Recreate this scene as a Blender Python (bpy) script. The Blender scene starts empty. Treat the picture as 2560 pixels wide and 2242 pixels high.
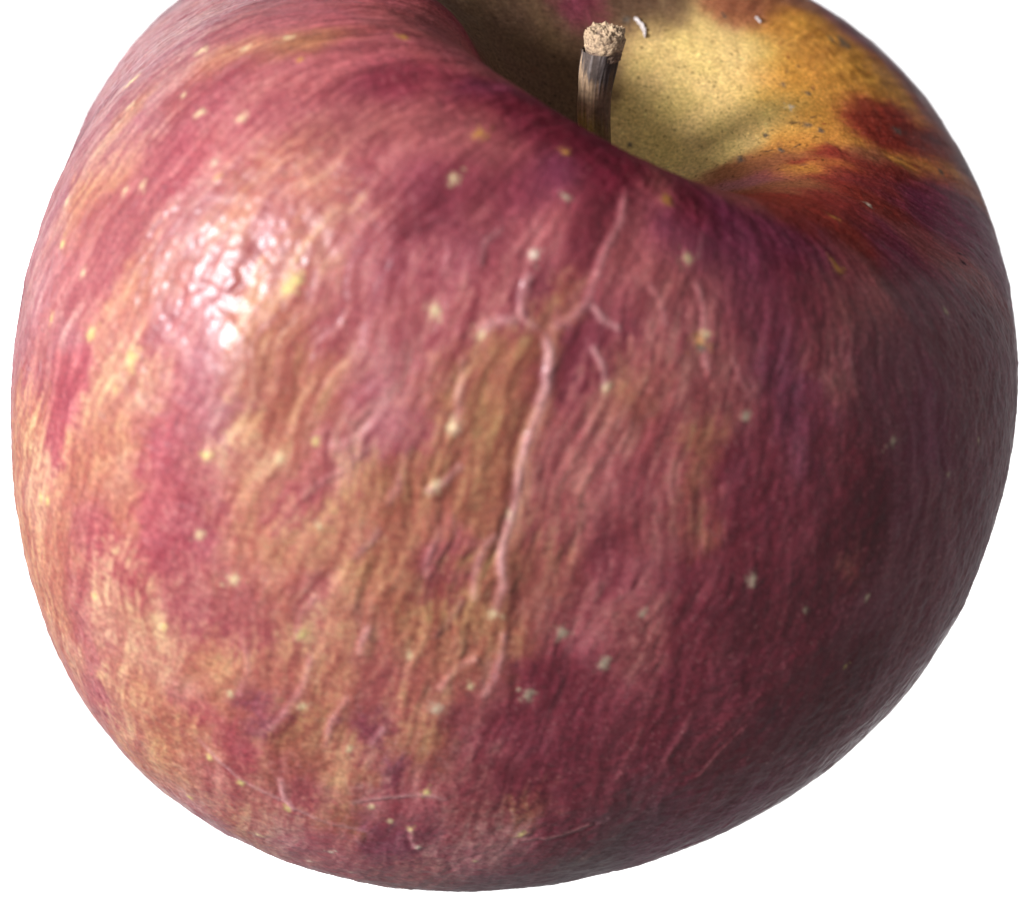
import bpy, math
import numpy as np
from mathutils import Vector, Matrix

# ------------------------------------------------------------------ camera, light, exposure
C = bpy.context.scene.collection
scene = bpy.context.scene
cam_data = bpy.data.cameras.new('camera')
cam = bpy.data.objects.new('camera', cam_data)
C.objects.link(cam)
CAM_DIST = 0.1866405820416951
cam.location = (0.0, 0.0, CAM_DIST)            # straight above, looking down at the apple on the glass
cam.rotation_euler = (0.0, 0.0, 0.0)
cam_data.sensor_width = 36.0
cam_data.lens = 18.0 / math.tan(math.radians(25.0 / 2))
cam_data.shift_x = -0.004251878619745901
cam_data.shift_y = -0.06804340925630534
cam_data.clip_start = 0.005
cam_data.clip_end = 50.0
cam_data.dof.use_dof = True
cam_data.dof.focus_distance = 0.170
cam_data.dof.aperture_fstop = 25.0
scene.camera = cam

world = bpy.data.worlds.new('World')
scene.world = world
world.use_nodes = True
bg = world.node_tree.nodes['Background']
bg.inputs[0].default_value = (0.98, 0.94, 0.97, 1.0)
bg.inputs[1].default_value = 0.32

def area(name, direction, dist, sx, sy, power, color):
    l = bpy.data.lights.new(name, 'AREA')
    l.shape = 'RECTANGLE'; l.size = sx; l.size_y = sy; l.energy = power; l.color = color
    o = bpy.data.objects.new(name, l); C.objects.link(o)
    v = Vector(direction).normalized()
    o.location = v * dist
    o.rotation_euler = v.to_track_quat('Z', 'Y').to_euler()
    return o
area('window_light', (-0.755, 0.18, 0.63), 1.0, 0.18, 0.22, 21.5, (0.955, 0.96, 1.0))

scene.view_settings.view_transform = 'Standard'
scene.view_settings.look = 'None'
scene.view_settings.exposure = 0.0
scene.view_settings.gamma = 1.0
scene.cycles.use_denoising = True
scene.cycles.max_bounces = 10

# ------------------------------------------------------------------ numpy noise
_rng = np.random.RandomState(7)
_perm = _rng.permutation(256).astype(np.int32); _perm = np.concatenate([_perm, _perm, _perm])
_g = _rng.normal(size=(256, 3)).astype(np.float32); _g /= np.linalg.norm(_g, axis=1, keepdims=True)
def perlin(P, seed=0):
    P = P.astype(np.float32) + np.float32(seed * 17.31)
    I = np.floor(P).astype(np.int32); F = P - I; I &= 255
    U = F * F * F * (F * (F * 6 - 15) + 10)
    out = 0
    for dx in (0, 1):
        a = _perm[I[..., 0] + dx]; wx = U[..., 0] if dx else 1 - U[..., 0]
        for dy in (0, 1):
            b = _perm[a + I[..., 1] + dy]; wy = U[..., 1] if dy else 1 - U[..., 1]
            for dz in (0, 1):
                h = _perm[b + I[..., 2] + dz]; g = _g[h]; wz = U[..., 2] if dz else 1 - U[..., 2]
                out = out + wx * wy * wz * (g[..., 0] * (F[..., 0] - dx) + g[..., 1] * (F[..., 1] - dy) + g[..., 2] * (F[..., 2] - dz))
    return out * 1.9
def fbm(P, octaves, seed=0, gain=0.5, lac=2.03):
    s = 0; a = 1.0; tot = 0
    for i in range(octaves):
        s = s + a * perlin(P * (lac ** i), seed + i * 3); tot += a; a *= gain
    return s / tot
def smooth(x, a, b):
    t = np.clip((x - a) / (b - a), 0, 1); return t * t * (3 - 2 * t)

# ------------------------------------------------------------------ apple form (apple frame: z = stem axis)
R=0.04
PROF=np.array([(0,0.43),(0.05,.435),(0.10,.48),(0.16,.555),(0.24,.65),(0.34,.735),(0.45,.785),(0.57,.79),(0.71,.735),(0.84,.61),(.95,.37),(1.0,.08),(.985,-.22),(.91,-.50),(.77,-.72),(.60,-.85),(.45,-.90),(.33,-.89),(.22,-.83),(.12,-.74),(.05,-.70),(0,-.70)])
def spline(P,n=2000):
    # centripetal-ish catmull rom with clamped ends
    Q=np.vstack([P[1]*[-1,1],P,P[-2]*[-1,1]])
    out=[]
    for i in range(1,len(Q)-2):
        p0,p1,p2,p3=Q[i-1:i+3]
        t=np.linspace(0,1,60,endpoint=False)[:,None]
        out.append(.5*((2*p1)+(-p0+p2)*t+(2*p0-5*p1+4*p2-p3)*t**2+(-p0+3*p1-3*p2+p3)*t**3))
    out.append(Q[-2][None])
    C=np.vstack(out)
    s=np.r_[0,np.cumsum(np.hypot(*np.diff(C,axis=0).T))]; u=np.linspace(0,s[-1],1400)
    C=np.stack([np.interp(u,s,C[:,0]),np.interp(u,s,C[:,1])],1)
    h=120; k=np.exp(-np.linspace(-3,3,2*h+1)**2/2); k/=k.sum()   # smooth along the arc (sigma 40 samples)
    E=np.vstack([C[h:0:-1]*[-1,1],C,C[-2:-h-2:-1]*[-1,1]])
    C=np.stack([np.convolve(E[:,j],k,'valid') for j in (0,1)],1); C[0,0]=C[-1,0]=0
    s=np.r_[0,np.cumsum(np.hypot(*np.diff(C,axis=0).T))]
    return C,s/s[-1]
_PC,_PS=spline(PROF)
def prof(t): return np.interp(t,_PS,_PC[:,0]),np.interp(t,_PS,_PC[:,1])
def sph(d):
    x,y,z=d.T
    return np.stack([x,y,z,x*y,y*z,x*z,x*x-y*y,3*z*z-1,
      x*(x*x-3*y*y),y*(3*x*x-y*y),z*(x*x-y*y),x*y*z,x*(5*z*z-1),y*(5*z*z-1),z*(5*z*z-3),
      x**4-6*x*x*y*y+y**4,x*y*(x*x-y*y),z*x*(x*x-3*y*y),z*y*(3*x*x-y*y),(x*x-y*y)*(7*z*z-1),x*y*(7*z*z-1),x*z*(7*z*z-3),y*z*(7*z*z-3)],1)
def base(phi,t,coef,g):
    rho,z=prof(t)
    wt=np.clip((.55-t)/.35,0,1); wt=wt*wt*(3-2*wt)
    z=z+g['fl']*np.exp(-(rho/.2)**2)*wt+g['rimz']*np.exp(-((rho-.5)/.2)**2)*wt
    q=1-np.exp(-(rho/.4)**3)
    z=z+g['rim_a']*np.cos(phi-np.radians(g['rim_phi']))*q*wt
    z=z-g['rflat']*np.exp(-((rho-.62)/.22)**2)*np.exp(-(1-np.cos(phi+.1))/.5)*wt
    rho=rho+g['rimw']*np.exp(-((rho-.4)/.25)**2)*wt*rho*2
    # five soft lobes
    lob=1+.012*np.cos(5*phi+.6)*np.clip(rho,0,1)*(.4+.6*np.abs(z))+.012*np.cos(2*phi+1)
    x=rho*np.cos(phi)*lob; y=rho*np.sin(phi)*lob
    w=np.exp(-(rho/.32)**2)*wt; w2=np.exp(-(rho/.7)**2)*wt
    x=x+g['cx']*w+g['wx']*w2; y=y+g['wy']*w2
    P=np.stack([x,y,z],-1)
    if coef is not None:
        n=np.linalg.norm(P,axis=-1,keepdims=True); d=P/n
        P=P*(1+sph(d.reshape(-1,3))@coef).reshape(P.shape[:-1]+(1,))
    return P*R

SH = {'s': 0.985236, 'ox': 0.108848, 'oy': -1.741911, 'elev': 29.193277, 'lean': 14.516192, 'rim_a': 0.073521, 'rim_phi': 157.09269, 'cx': -0.140172, 'wx': 0.139036, 'fl': 0.030504, 'rimz': -0.004565, 'rflat': 0.063128, 'D': 0.186641, 'wy': -0.162058, 'rimw': 0.000624}
HARM = np.array([-0.006373, 0.001425, 0.006835, 0.063167, -0.002004, -0.004363, -0.027825, -0.027374, 0.027625, 0.008286, 0.00886, 0.018228, 0.032642, 0.000127, -0.028729, -0.05278, 0.003504, -0.027521, -0.027798, -0.017342, 0.054141, 0.001557, -0.04196])
RX = np.array([[0.96807685, 0.0, 0.25065359], [-0.2188154, 0.48775722, 0.84511107], [-0.1222581, -0.87297932, 0.47218647]])           # apple frame -> world
def surface(phi, t):
    P = base(phi, t, None, SH) * SH['s']
    n = np.linalg.norm(P, axis=-1, keepdims=True)
    k = 1 + sph((P / n).reshape(-1, 3)) @ HARM
    return P * k.reshape(P.shape[:-1] + (1,))
def world_pt(phi, t):
    return surface(np.array([[phi]]), np.array([[t]]))[0, 0] @ RX.T

# ------------------------------------------------------------------ tables of skin colours and marks, as (azimuth, place on profile)
PAL = {'Y': (0.42, 0.185, 0.11), 'O': (0.38, 0.13, 0.07), 'C': (0.31, 0.068, 0.074), 'R': (0.32, 0.05, 0.064), 'D': (0.145, 0.014, 0.027), 'P': (0.17, 0.027, 0.058), 'K': (0.64, 0.45, 0.165), 'G': (0.58, 0.25, 0.045), 'B': (0.11, 0.06, 0.033), 'OB': (0.29, 0.1, 0.045), 'CB': (0.25, 0.058, 0.058), 'M': (0.34, 0.115, 0.12), 'RB': (0.22, 0.026, 0.018), 'GR': (0.125, 0.048, 0.058), 'DD': (0.095, 0.009, 0.017), 'PB': (0.15, 0.029, 0.044), 'len': (0.6, 0.47, 0.25), 'leno': (0.5, 0.24, 0.05), 'leng': (0.45, 0.37, 0.25), 'lenw': (0.7, 0.6, 0.45), 'leny': (0.58, 0.48, 0.16), 'pale_ridge': (0.52, 0.26, 0.25), 'black': (0.02, 0.02, 0.025), 'grey': (0.1, 0.085, 0.07)}  # B: brown, darkened to paint the shade on the hollow's left wall
PATCHES = [(3.0892, 0.3134, 'M', 1.68), (2.974, 0.3481, 'M', 1.73), (-2.8205, 0.3278, 'M', 1.57), (-2.7157, 0.3468, 'O', 0.82), (-2.6669, 0.3566, 'M', 1.53), (-2.803, 0.3874, 'M', 1.59), (-2.6389, 0.3795, 'O', 1.53), (-2.5342, 0.299, 'C', 1.48), (-2.4435, 0.2833, 'C', 1.46), (-2.447, 0.2572, 'C', 1.47), (-2.7437, 0.2591, 'C', 1.54), (-2.7053, 0.2244, 'C', 1.54), (-2.5587, 0.2578, 'OB', 1.0), (-2.6424, 0.2814, 'O', 0.84), (-2.6599, 0.1878, 'CB', 1.55), (-2.3073, 0.2375, 'D', 1.46), (-2.3981, 0.2055, 'C', 1.49), (-2.1991, 0.2421, 'CB', 1.45), (-2.4504, 0.2316, 'C', 1.48), (-2.4295, 0.3232, 'R', 0.97), (-2.4086, 0.303, 'C', 1.45), (-2.255, 0.2748, 'CB', 1.44), (-2.1537, 0.2742, 'C', 1.43), (-2.1293, 0.2415, 'CB', 1.44), (-2.1642, 0.2212, 'D', 0.97), (-2.248, 0.3082, 'O', 1.43), (-2.1433, 0.3082, 'Y', 0.69), (-2.1398, 0.3285, 'Y', 0.69), (-2.2585, 0.3252, 'C', 1.43), (-2.3073, 0.3331, 'O', 1.44), (-2.0595, 0.3154, 'C', 1.41), (-2.0211, 0.2977, 'D', 1.41), (-1.9792, 0.2846, 'D', 1.1), (-1.9129, 0.267, 'D', 1.42), (-1.8954, 0.2964, 'D', 0.94), (-1.9199, 0.2814, 'CB', 0.79), (-2.0595, 0.337, 'C', 1.41), (-1.9478, 0.3206, 'C', 1.41), (-1.9757, 0.3409, 'C', 1.41), (-1.885, 0.3442, 'C', 1.41), (-2.1433, 0.3605, 'O', 1.42), (-2.1817, 0.3455, 'O', 0.95), (-2.3667, 0.3861, 'O', 1.46), (-2.4679, 0.3867, 'C', 1.48), (-2.5377, 0.409, 'C', 1.51), (-2.3457, 0.3586, 'M', 1.45), (-2.3108, 0.3978, 'C', 1.45), (-2.597, 0.4351, 'C', 1.54), (-2.5691, 0.458, 'C', 1.55), (-2.6354, 0.4528, 'M', 1.57), (-2.4958, 0.4397, 'M', 1.01), (-2.426, 0.4463, 'R', 0.73), (-2.4295, 0.4626, 'R', 0.74), (-2.4365, 0.4829, 'R', 0.61), (-2.4679, 0.4508, 'R', 0.61), (-2.3422, 0.4286, 'Y', 1.47), (-2.3562, 0.4469, 'Y', 0.99), (-2.5412, 0.4953, 'O', 1.56), (-2.4958, 0.5065, 'Y', 1.04), (-2.2794, 0.4312, 'Y', 0.97), (-2.2201, 0.4443, 'R', 1.46), (-2.2794, 0.4594, 'O', 0.82), (-2.2724, 0.4744, 'Y', 0.72), (-2.3353, 0.4777, 'O', 1.5), (-2.4609, 0.5228, 'Y', 1.56), (-2.3981, 0.5398, 'O', 1.56), (-2.4888, 0.5614, 'O', 1.07), (-2.3108, 0.498, 'C', 1.0), (-2.2829, 0.5065, 'R', 0.74), (-2.241, 0.4908, 'O', 0.73), (-2.1817, 0.4836, 'R', 1.47), (-2.1956, 0.4993, 'R', 0.99), (-2.1293, 0.4646, 'C', 1.46), (-2.1293, 0.5025, 'C', 1.48), (-2.1747, 0.4168, 'M', 1.44), (-2.1084, 0.4273, 'Y', 0.8), (-2.1118, 0.443, 'Y', 0.8), (-2.0909, 0.4561, 'O', 0.81), (-2.0455, 0.4338, 'Y', 0.96), (-2.0874, 0.4162, 'O', 1.43), (-1.9932, 0.4371, 'R', 0.96), (-1.9792, 0.4221, 'C', 1.43), (-1.9792, 0.4515, 'Y', 0.71), (-1.9094, 0.4378, 'O', 1.44), (-1.9862, 0.4692, 'O', 1.45), (-2.0385, 0.4809, 'O', 1.46), (-2.0141, 0.5006, 'C', 1.47), (-2.0839, 0.5163, 'C', 1.49), (-2.227, 0.5281, 'Y', 1.18), (-2.2445, 0.547, 'Y', 1.19), (-2.1712, 0.5359, 'Y', 1.34), (-2.1537, 0.5516, 'Y', 1.01), (-2.3073, 0.551, 'C', 0.96), (-2.3492, 0.5673, 'O', 0.98), (-2.3283, 0.5902, 'Y', 0.88), (-2.3806, 0.5582, 'O', 0.87), (-2.2829, 0.5824, 'C', 0.87), (-2.2794, 0.604, 'C', 0.78), (-2.1153, 0.5549, 'Y', 0.84), (-2.2235, 0.5902, 'Y', 0.87), (-2.1049, 0.5627, 'C', 0.68), (-2.056, 0.5712, 'R', 0.75), (-2.0176, 0.5798, 'R', 0.75), (-1.9792, 0.5922, 'R', 0.85), (-2.1468, 0.5955, 'O', 1.56), (-2.1991, 0.6164, 'Y', 1.06), (-2.1223, 0.619, 'O', 1.58), (-2.049, 0.6118, 'O', 1.56), (-2.0071, 0.5608, 'O', 1.51), (-2.049, 0.5444, 'O', 1.5), (-1.9618, 0.5647, 'P', 0.84), (-1.9303, 0.551, 'C', 1.0), (-2.0106, 0.6269, 'C', 1.57), (-2.1118, 0.6458, 'O', 1.6), (-2.0874, 0.6629, 'M', 1.62), (-1.8989, 0.5745, 'OB', 1.52), (-1.9408, 0.5307, 'O', 1.49), (-1.878, 0.5268, 'O', 1.49), (-1.864, 0.5071, 'O', 1.48), (-1.871, 0.4783, 'O', 1.46), (-1.9129, 0.5032, 'Y', 0.92), (-1.9164, 0.4836, 'C', 0.81), (-1.8535, 0.4541, 'OB', 1.45), (-1.9303, 0.4567, 'O', 1.45), (-1.885, 0.4463, 'C', 0.8), (-1.8326, 0.4096, 'OB', 1.43), (-1.7977, 0.3867, 'OB', 1.42), (-1.8291, 0.3501, 'OB', 1.41), (-1.7453, 0.3867, 'OB', 1.43), (-1.7767, 0.3625, 'OB', 1.42), (-1.7418, 0.4666, 'D', 0.71), (-1.7418, 0.4489, 'C', 0.65), (-1.7523, 0.4829, 'OB', 1.47), (-1.8361, 0.4986, 'CB', 0.72), (-1.7663, 0.5052, 'O', 1.48), (-1.7872, 0.5189, 'C', 1.48), (-1.871, 0.4279, 'OB', 1.44), (-1.9443, 0.4096, 'M', 1.43), (-1.9303, 0.392, 'C', 1.42), (-2.0141, 0.4064, 'O', 1.43), (-1.9268, 0.3704, 'M', 1.42), (-1.864, 0.3782, 'C', 1.42), (-1.8117, 0.4384, 'O', 1.44), (-1.7279, 0.3357, 'OB', 0.94), (-1.686, 0.3612, 'OB', 0.95), (-1.7034, 0.3933, 'OB', 0.95), (-1.7, 0.4221, 'OB', 0.8), (-1.7069, 0.2997, 'OB', 0.79), (-1.7628, 0.2951, 'D', 0.69), (-1.8221, 0.303, 'C', 1.41), (-1.8605, 0.3193, 'C', 1.41), (-1.6511, 0.3213, 'D', 0.95), (-1.6511, 0.3383, 'D', 0.95), (-1.6371, 0.3089, 'D', 0.79), (-1.6266, 0.3553, 'C', 1.43), (-1.5673, 0.3501, 'CB', 1.43), (-1.5289, 0.3324, 'OB', 1.43), (-1.6266, 0.3802, 'CB', 1.43), (-1.5394, 0.3736, 'C', 1.44), (-1.5603, 0.4011, 'C', 1.45), (-1.5778, 0.4384, 'OB', 1.46), (-1.5638, 0.4227, 'CB', 1.45), (-1.4905, 0.4266, 'D', 1.46), (-1.4905, 0.405, 'CB', 1.45), (-1.3928, 0.4024, 'CB', 1.46), (-1.3718, 0.371, 'OB', 0.97), (-1.4207, 0.3481, 'CB', 1.44), (-1.3509, 0.3501, 'OB', 0.8), (-1.4486, 0.3697, 'C', 1.44), (-1.3265, 0.4024, 'OB', 0.98), (-1.3718, 0.4646, 'CB', 1.49), (-1.4661, 0.4528, 'C', 1.47), (-1.5499, 0.4587, 'CB', 1.47), (-1.5149, 0.498, 'D', 1.16), (-1.4312, 0.5104, 'D', 1.5), (-1.3858, 0.4914, 'CB', 1.5), (-1.6197, 0.479, 'OB', 1.47), (-1.6895, 0.4685, 'OB', 1.46), (-1.6755, 0.5137, 'O', 1.49), (-1.6232, 0.5268, 'CB', 1.5), (-1.6685, 0.5555, 'OB', 1.01), (-1.7314, 0.5497, 'O', 1.51), (-1.7837, 0.5569, 'P', 0.74), (-1.7907, 0.5856, 'O', 1.53), (-1.7279, 0.5771, 'P', 0.75), (-1.5673, 0.5405, 'D', 1.51), (-1.4975, 0.5686, 'D', 1.53), (-1.5813, 0.5654, 'CB', 1.53), (-1.4731, 0.604, 'OB', 0.76), (-1.4137, 0.551, 'D', 1.53), (-1.2881, 0.587, 'D', 1.57), (-1.2566, 0.5464, 'D', 1.55), (-1.2636, 0.4934, 'D', 1.51), (-1.2287, 0.4594, 'DD', 1.5), (-1.3055, 0.4456, 'D', 1.49), (-1.2217, 0.4116, 'D', 1.48), (-1.295, 0.3828, 'D', 1.46), (-1.1065, 0.4358, 'DD', 1.51), (-1.0996, 0.4849, 'D', 1.53), (-0.9983, 0.5313, 'DD', 1.58), (-0.932, 0.498, 'DD', 1.57), (-0.932, 0.4469, 'PB', 1.55), (-0.7889, 0.4574, 'PB', 1.59), (-0.7889, 0.5032, 'PB', 1.61), (-1.1624, 0.3507, 'P', 0.98), (-1.1868, 0.3298, 'P', 0.98), (-1.2147, 0.3691, 'D', 1.47), (-1.2462, 0.352, 'D', 0.97), (-1.0681, 0.3651, 'D', 1.49), (-1.1345, 0.3952, 'D', 1.49), (-1.0053, 0.3998, 'DD', 1.51), (-1.0053, 0.4155, 'OB', 0.54), (-1.2462, 0.2925, 'P', 1.46), (-1.3195, 0.2467, 'P', 1.46), (-1.3125, 0.2768, 'D', 1.45), (-1.3369, 0.3147, 'CB', 1.45), (-1.1833, 0.2644, 'D', 1.47), (-1.0297, 0.2611, 'CB', 1.5), (-1.124, 0.2958, 'CB', 1.48), (-0.9844, 0.2958, 'PB', 1.5), (-0.9529, 0.3285, 'PB', 1.51), (-0.8517, 0.3566, 'P', 1.53), (-0.8447, 0.3887, 'PB', 1.54), (-0.7086, 0.3501, 'PB', 1.57), (-0.6632, 0.4031, 'PB', 1.6), (-0.5201, 0.3128, 'PB', 1.61), (-0.7121, 0.2572, 'PB', 1.56), (-0.5411, 0.2683, 'PB', 1.6), (-0.0384, 0.2578, 'P', 1.72), (-0.4224, 0.2218, 'CB', 1.63), (-0.0838, 0.2035, 'P', 1.69), (-0.562, 0.2028, 'P', 1.6), (-1.0263, 0.2146, 'P', 1.52), (-0.9564, 0.2264, 'CB', 1.52), (-1.1903, 0.2081, 'P', 0.83), (-0.8936, 0.1636, 'RB', 1.18), (-0.7679, 0.1819, 'RB', 1.12), (-0.2897, 0.1754, 'RB', 1.24), (-0.5166, 0.1564, 'RB', 1.08), (0.0663, 0.1878, 'RB', 0.83), (-0.0105, 0.1688, 'RB', 1.05), (0.2129, 0.2264, 'G', 0.62), (0.178, 0.2035, 'G', 0.62), (0.2339, 0.2526, 'G', 0.71), (0.1466, 0.1799, 'OB', 0.84), (0.007, 0.1597, 'G', 0.6), (0.3072, 0.195, 'RB', 0.85), (0.3246, 0.2258, 'RB', 1.77), (0.4608, 0.1911, 'RB', 0.86), (0.4224, 0.2166, 'RB', 0.87), (0.4049, 0.2388, 'G', 0.72), (0.5131, 0.2323, 'G', 0.88), (0.555, 0.2133, 'G', 0.88), (0.5969, 0.2846, 'PB', 1.04), (0.6946, 0.2788, 'P', 1.26), (0.8063, 0.2716, 'PB', 1.9), (0.8412, 0.2702, 'P', 1.9), (0.4747, 0.2925, 'P', 1.03), (0.3107, 0.2827, 'GR', 0.81), (0.74, 0.2074, 'G', 1.81), (0.8901, 0.2186, 'G', 1.23), (0.9599, 0.1885, 'G', 1.12), (0.6493, 0.178, 'G', 1.77), (0.7994, 0.1754, 'G', 1.78), (0.5131, 0.1799, 'G', 1.17), (0.7121, 0.1538, 'G', 1.75), (0.939, 0.1557, 'K', 1.77), (0.4468, 0.1544, 'G', 1.15), (0.548, 0.1341, 'K', 1.73), (1.0193, 0.1446, 'K', 1.77), (1.2357, 0.1584, 'K', 1.19), (1.316, 0.144, 'K', 1.77), (1.4137, 0.1309, 'K', 1.76), (1.3648, 0.106, 'K', 1.75), (1.138, 0.1027, 'K', 1.74), (1.0263, 0.123, 'K', 1.75), (0.6981, 0.1132, 'K', 1.73), (0.7645, 0.0995, 'K', 1.73), (0.8098, 0.0831, 'K', 1.72), (0.7994, 0.1322, 'K', 1.75), (0.3491, 0.1302, 'G', 0.95), (0.391, 0.1067, 'K', 0.76), (0.1326, 0.123, 'OB', 0.94), (-0.0314, 0.1374, 'G', 0.82), (-0.356, 0.1328, 'OB', 0.8), (-0.1431, 0.1132, 'CB', 0.74), (-0.1815, 0.1014, 'M', 0.81), (0.1606, 0.0962, 'OB', 0.53), (-1.3334, 0.1629, 'CB', 0.47), (-1.1659, 0.159, 'CB', 0.85), (0.2409, 0.1701, 'G', 0.84), (-1.0681, 0.157, 'RB', 0.69), (-0.8133, 0.1446, 'RB', 0.7), (-0.8378, 0.1734, 'RB', 0.83), (-0.576, 0.1806, 'RB', 0.85), (-0.0977, 0.1832, 'RB', 0.75), (-0.3037, 0.1623, 'RB', 0.8), (-0.6248, 0.1505, 'RB', 0.78), (-1.0367, 0.1806, 'RB', 0.75), (0.37, 0.212, 'RB', 0.86), (0.4014, 0.1865, 'RB', 0.7), (0.5027, 0.2598, 'RB', 0.57), (0.6388, 0.282, 'RB', 0.5), (0.3316, 0.2637, 'RB', 0.56), (0.1396, 0.1531, 'RB', 0.45), (0.0384, 0.1328, 'RB', 0.37), (0.0209, 0.1145, 'OB', 0.45), (0.384, 0.087, 'K', 0.68), (0.377, 0.1125, 'K', 0.76), (0.4468, 0.0962, 'K', 0.84), (0.0559, 0.1093, 'OB', 0.6), (-0.0314, 0.0962, 'OB', 0.52), (0.384, 0.0805, 'K', 0.53), (-0.1257, 0.1224, 'G', 0.59), (-0.3107, 0.144, 'OB', 0.66), (-0.5445, 0.1355, 'OB', 0.57), (0.2059, 0.1217, 'G', 0.6), (0.2025, 0.14, 'G', 0.68), (0.3526, 0.1623, 'G', 0.69), (0.6248, 0.229, 'G', 0.65), (0.3072, 0.2493, 'RB', 0.64), (0.3491, 0.248, 'PB', 0.72), (-1.0961, 0.1773, 'RB', 0.61), (-1.0158, 0.193, 'RB', 0.61), (-0.747, 0.1878, 'RB', 0.56), (1.4102, 0.1662, 'B', 1.0), (1.2078, 0.1878, 'OB', 1.13), (1.103, 0.1898, 'OB', 1.01), (1.6092, 0.1727, 'B', 1.2), (1.0088, 0.2349, 'OB', 1.04), (0.925, 0.2657, 'PB', 0.85), (1.8884, 0.1727, 'PB', 1.19), (2.1502, 0.1714, 'B', 1.37), (2.3876, 0.1662, 'B', 0.97), (2.0874, 0.1479, 'B', 1.17), (2.1747, 0.1256, 'B', 1.16), (1.9268, 0.1322, 'B', 1.75), (1.9583, 0.1067, 'B', 1.74), (1.3998, 0.0824, 'K', 1.16), (1.7523, 0.0955, 'B', 0.97), (2.4784, 0.176, 'B', 0.85), (2.6878, 0.1642, 'B', 0.76), (-2.4679, 0.1885, 'C', 1.52), (-2.412, 0.1629, 'CB', 0.85), (-2.1921, 0.2087, 'P', 0.82), (-2.0735, 0.2035, 'D', 0.81), (-1.9652, 0.214, 'D', 1.13), (-1.9129, 0.1924, 'D', 0.82), (-1.7139, 0.2061, 'D', 0.97), (-1.8186, 0.2028, 'D', 0.97), (-1.6197, 0.2055, 'CB', 0.91), (-1.864, 0.2375, 'P', 1.12), (-1.9722, 0.246, 'CB', 1.43), (-1.7279, 0.2395, 'D', 1.12), (-1.7139, 0.2604, 'D', 0.95), (-1.8047, 0.267, 'C', 1.42), (-1.8151, 0.2788, 'C', 0.94), (-1.6266, 0.2362, 'C', 1.44), (-1.5638, 0.2316, 'P', 0.97), (-1.487, 0.2074, 'D', 0.98), (-1.4382, 0.2251, 'P', 1.46), (-1.5708, 0.2591, 'C', 1.43), (-1.501, 0.2781, 'CB', 1.43), (-1.6022, 0.2794, 'C', 1.42), (-1.5743, 0.3003, 'D', 0.95), (-1.5115, 0.3089, 'C', 1.43), (-1.4102, 0.2768, 'CB', 1.44), (-1.4277, 0.3108, 'CB', 1.44), (-1.864, 0.6171, 'C', 1.56), (-1.9129, 0.6504, 'M', 1.59), (-1.7733, 0.6164, 'OB', 0.86), (-1.6755, 0.6046, 'C', 1.55), (-1.7488, 0.5974, 'M', 0.86), (-1.6895, 0.638, 'P', 1.58), (-1.7767, 0.653, 'C', 1.59), (-1.8221, 0.6308, 'O', 0.87), (-1.9548, 0.6472, 'O', 1.59), (-1.5952, 0.6131, 'CB', 1.56), (-1.5673, 0.653, 'M', 1.6), (-1.6336, 0.6727, 'CB', 1.62), (-1.48, 0.6386, 'M', 1.59), (-1.4451, 0.6733, 'PB', 1.63), (-1.3614, 0.6105, 'D', 1.58), (-1.2706, 0.64, 'GR', 1.62), (-1.1414, 0.6157, 'P', 1.62), (-1.2636, 0.6059, 'GR', 1.59), (-0.9913, 0.6, 'P', 1.63), (-1.138, 0.5464, 'D', 1.56), (-1.1554, 0.5712, 'D', 1.58), (-0.8936, 0.585, 'PB', 1.64), (-1.0263, 0.5497, 'PB', 1.59)]
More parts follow.
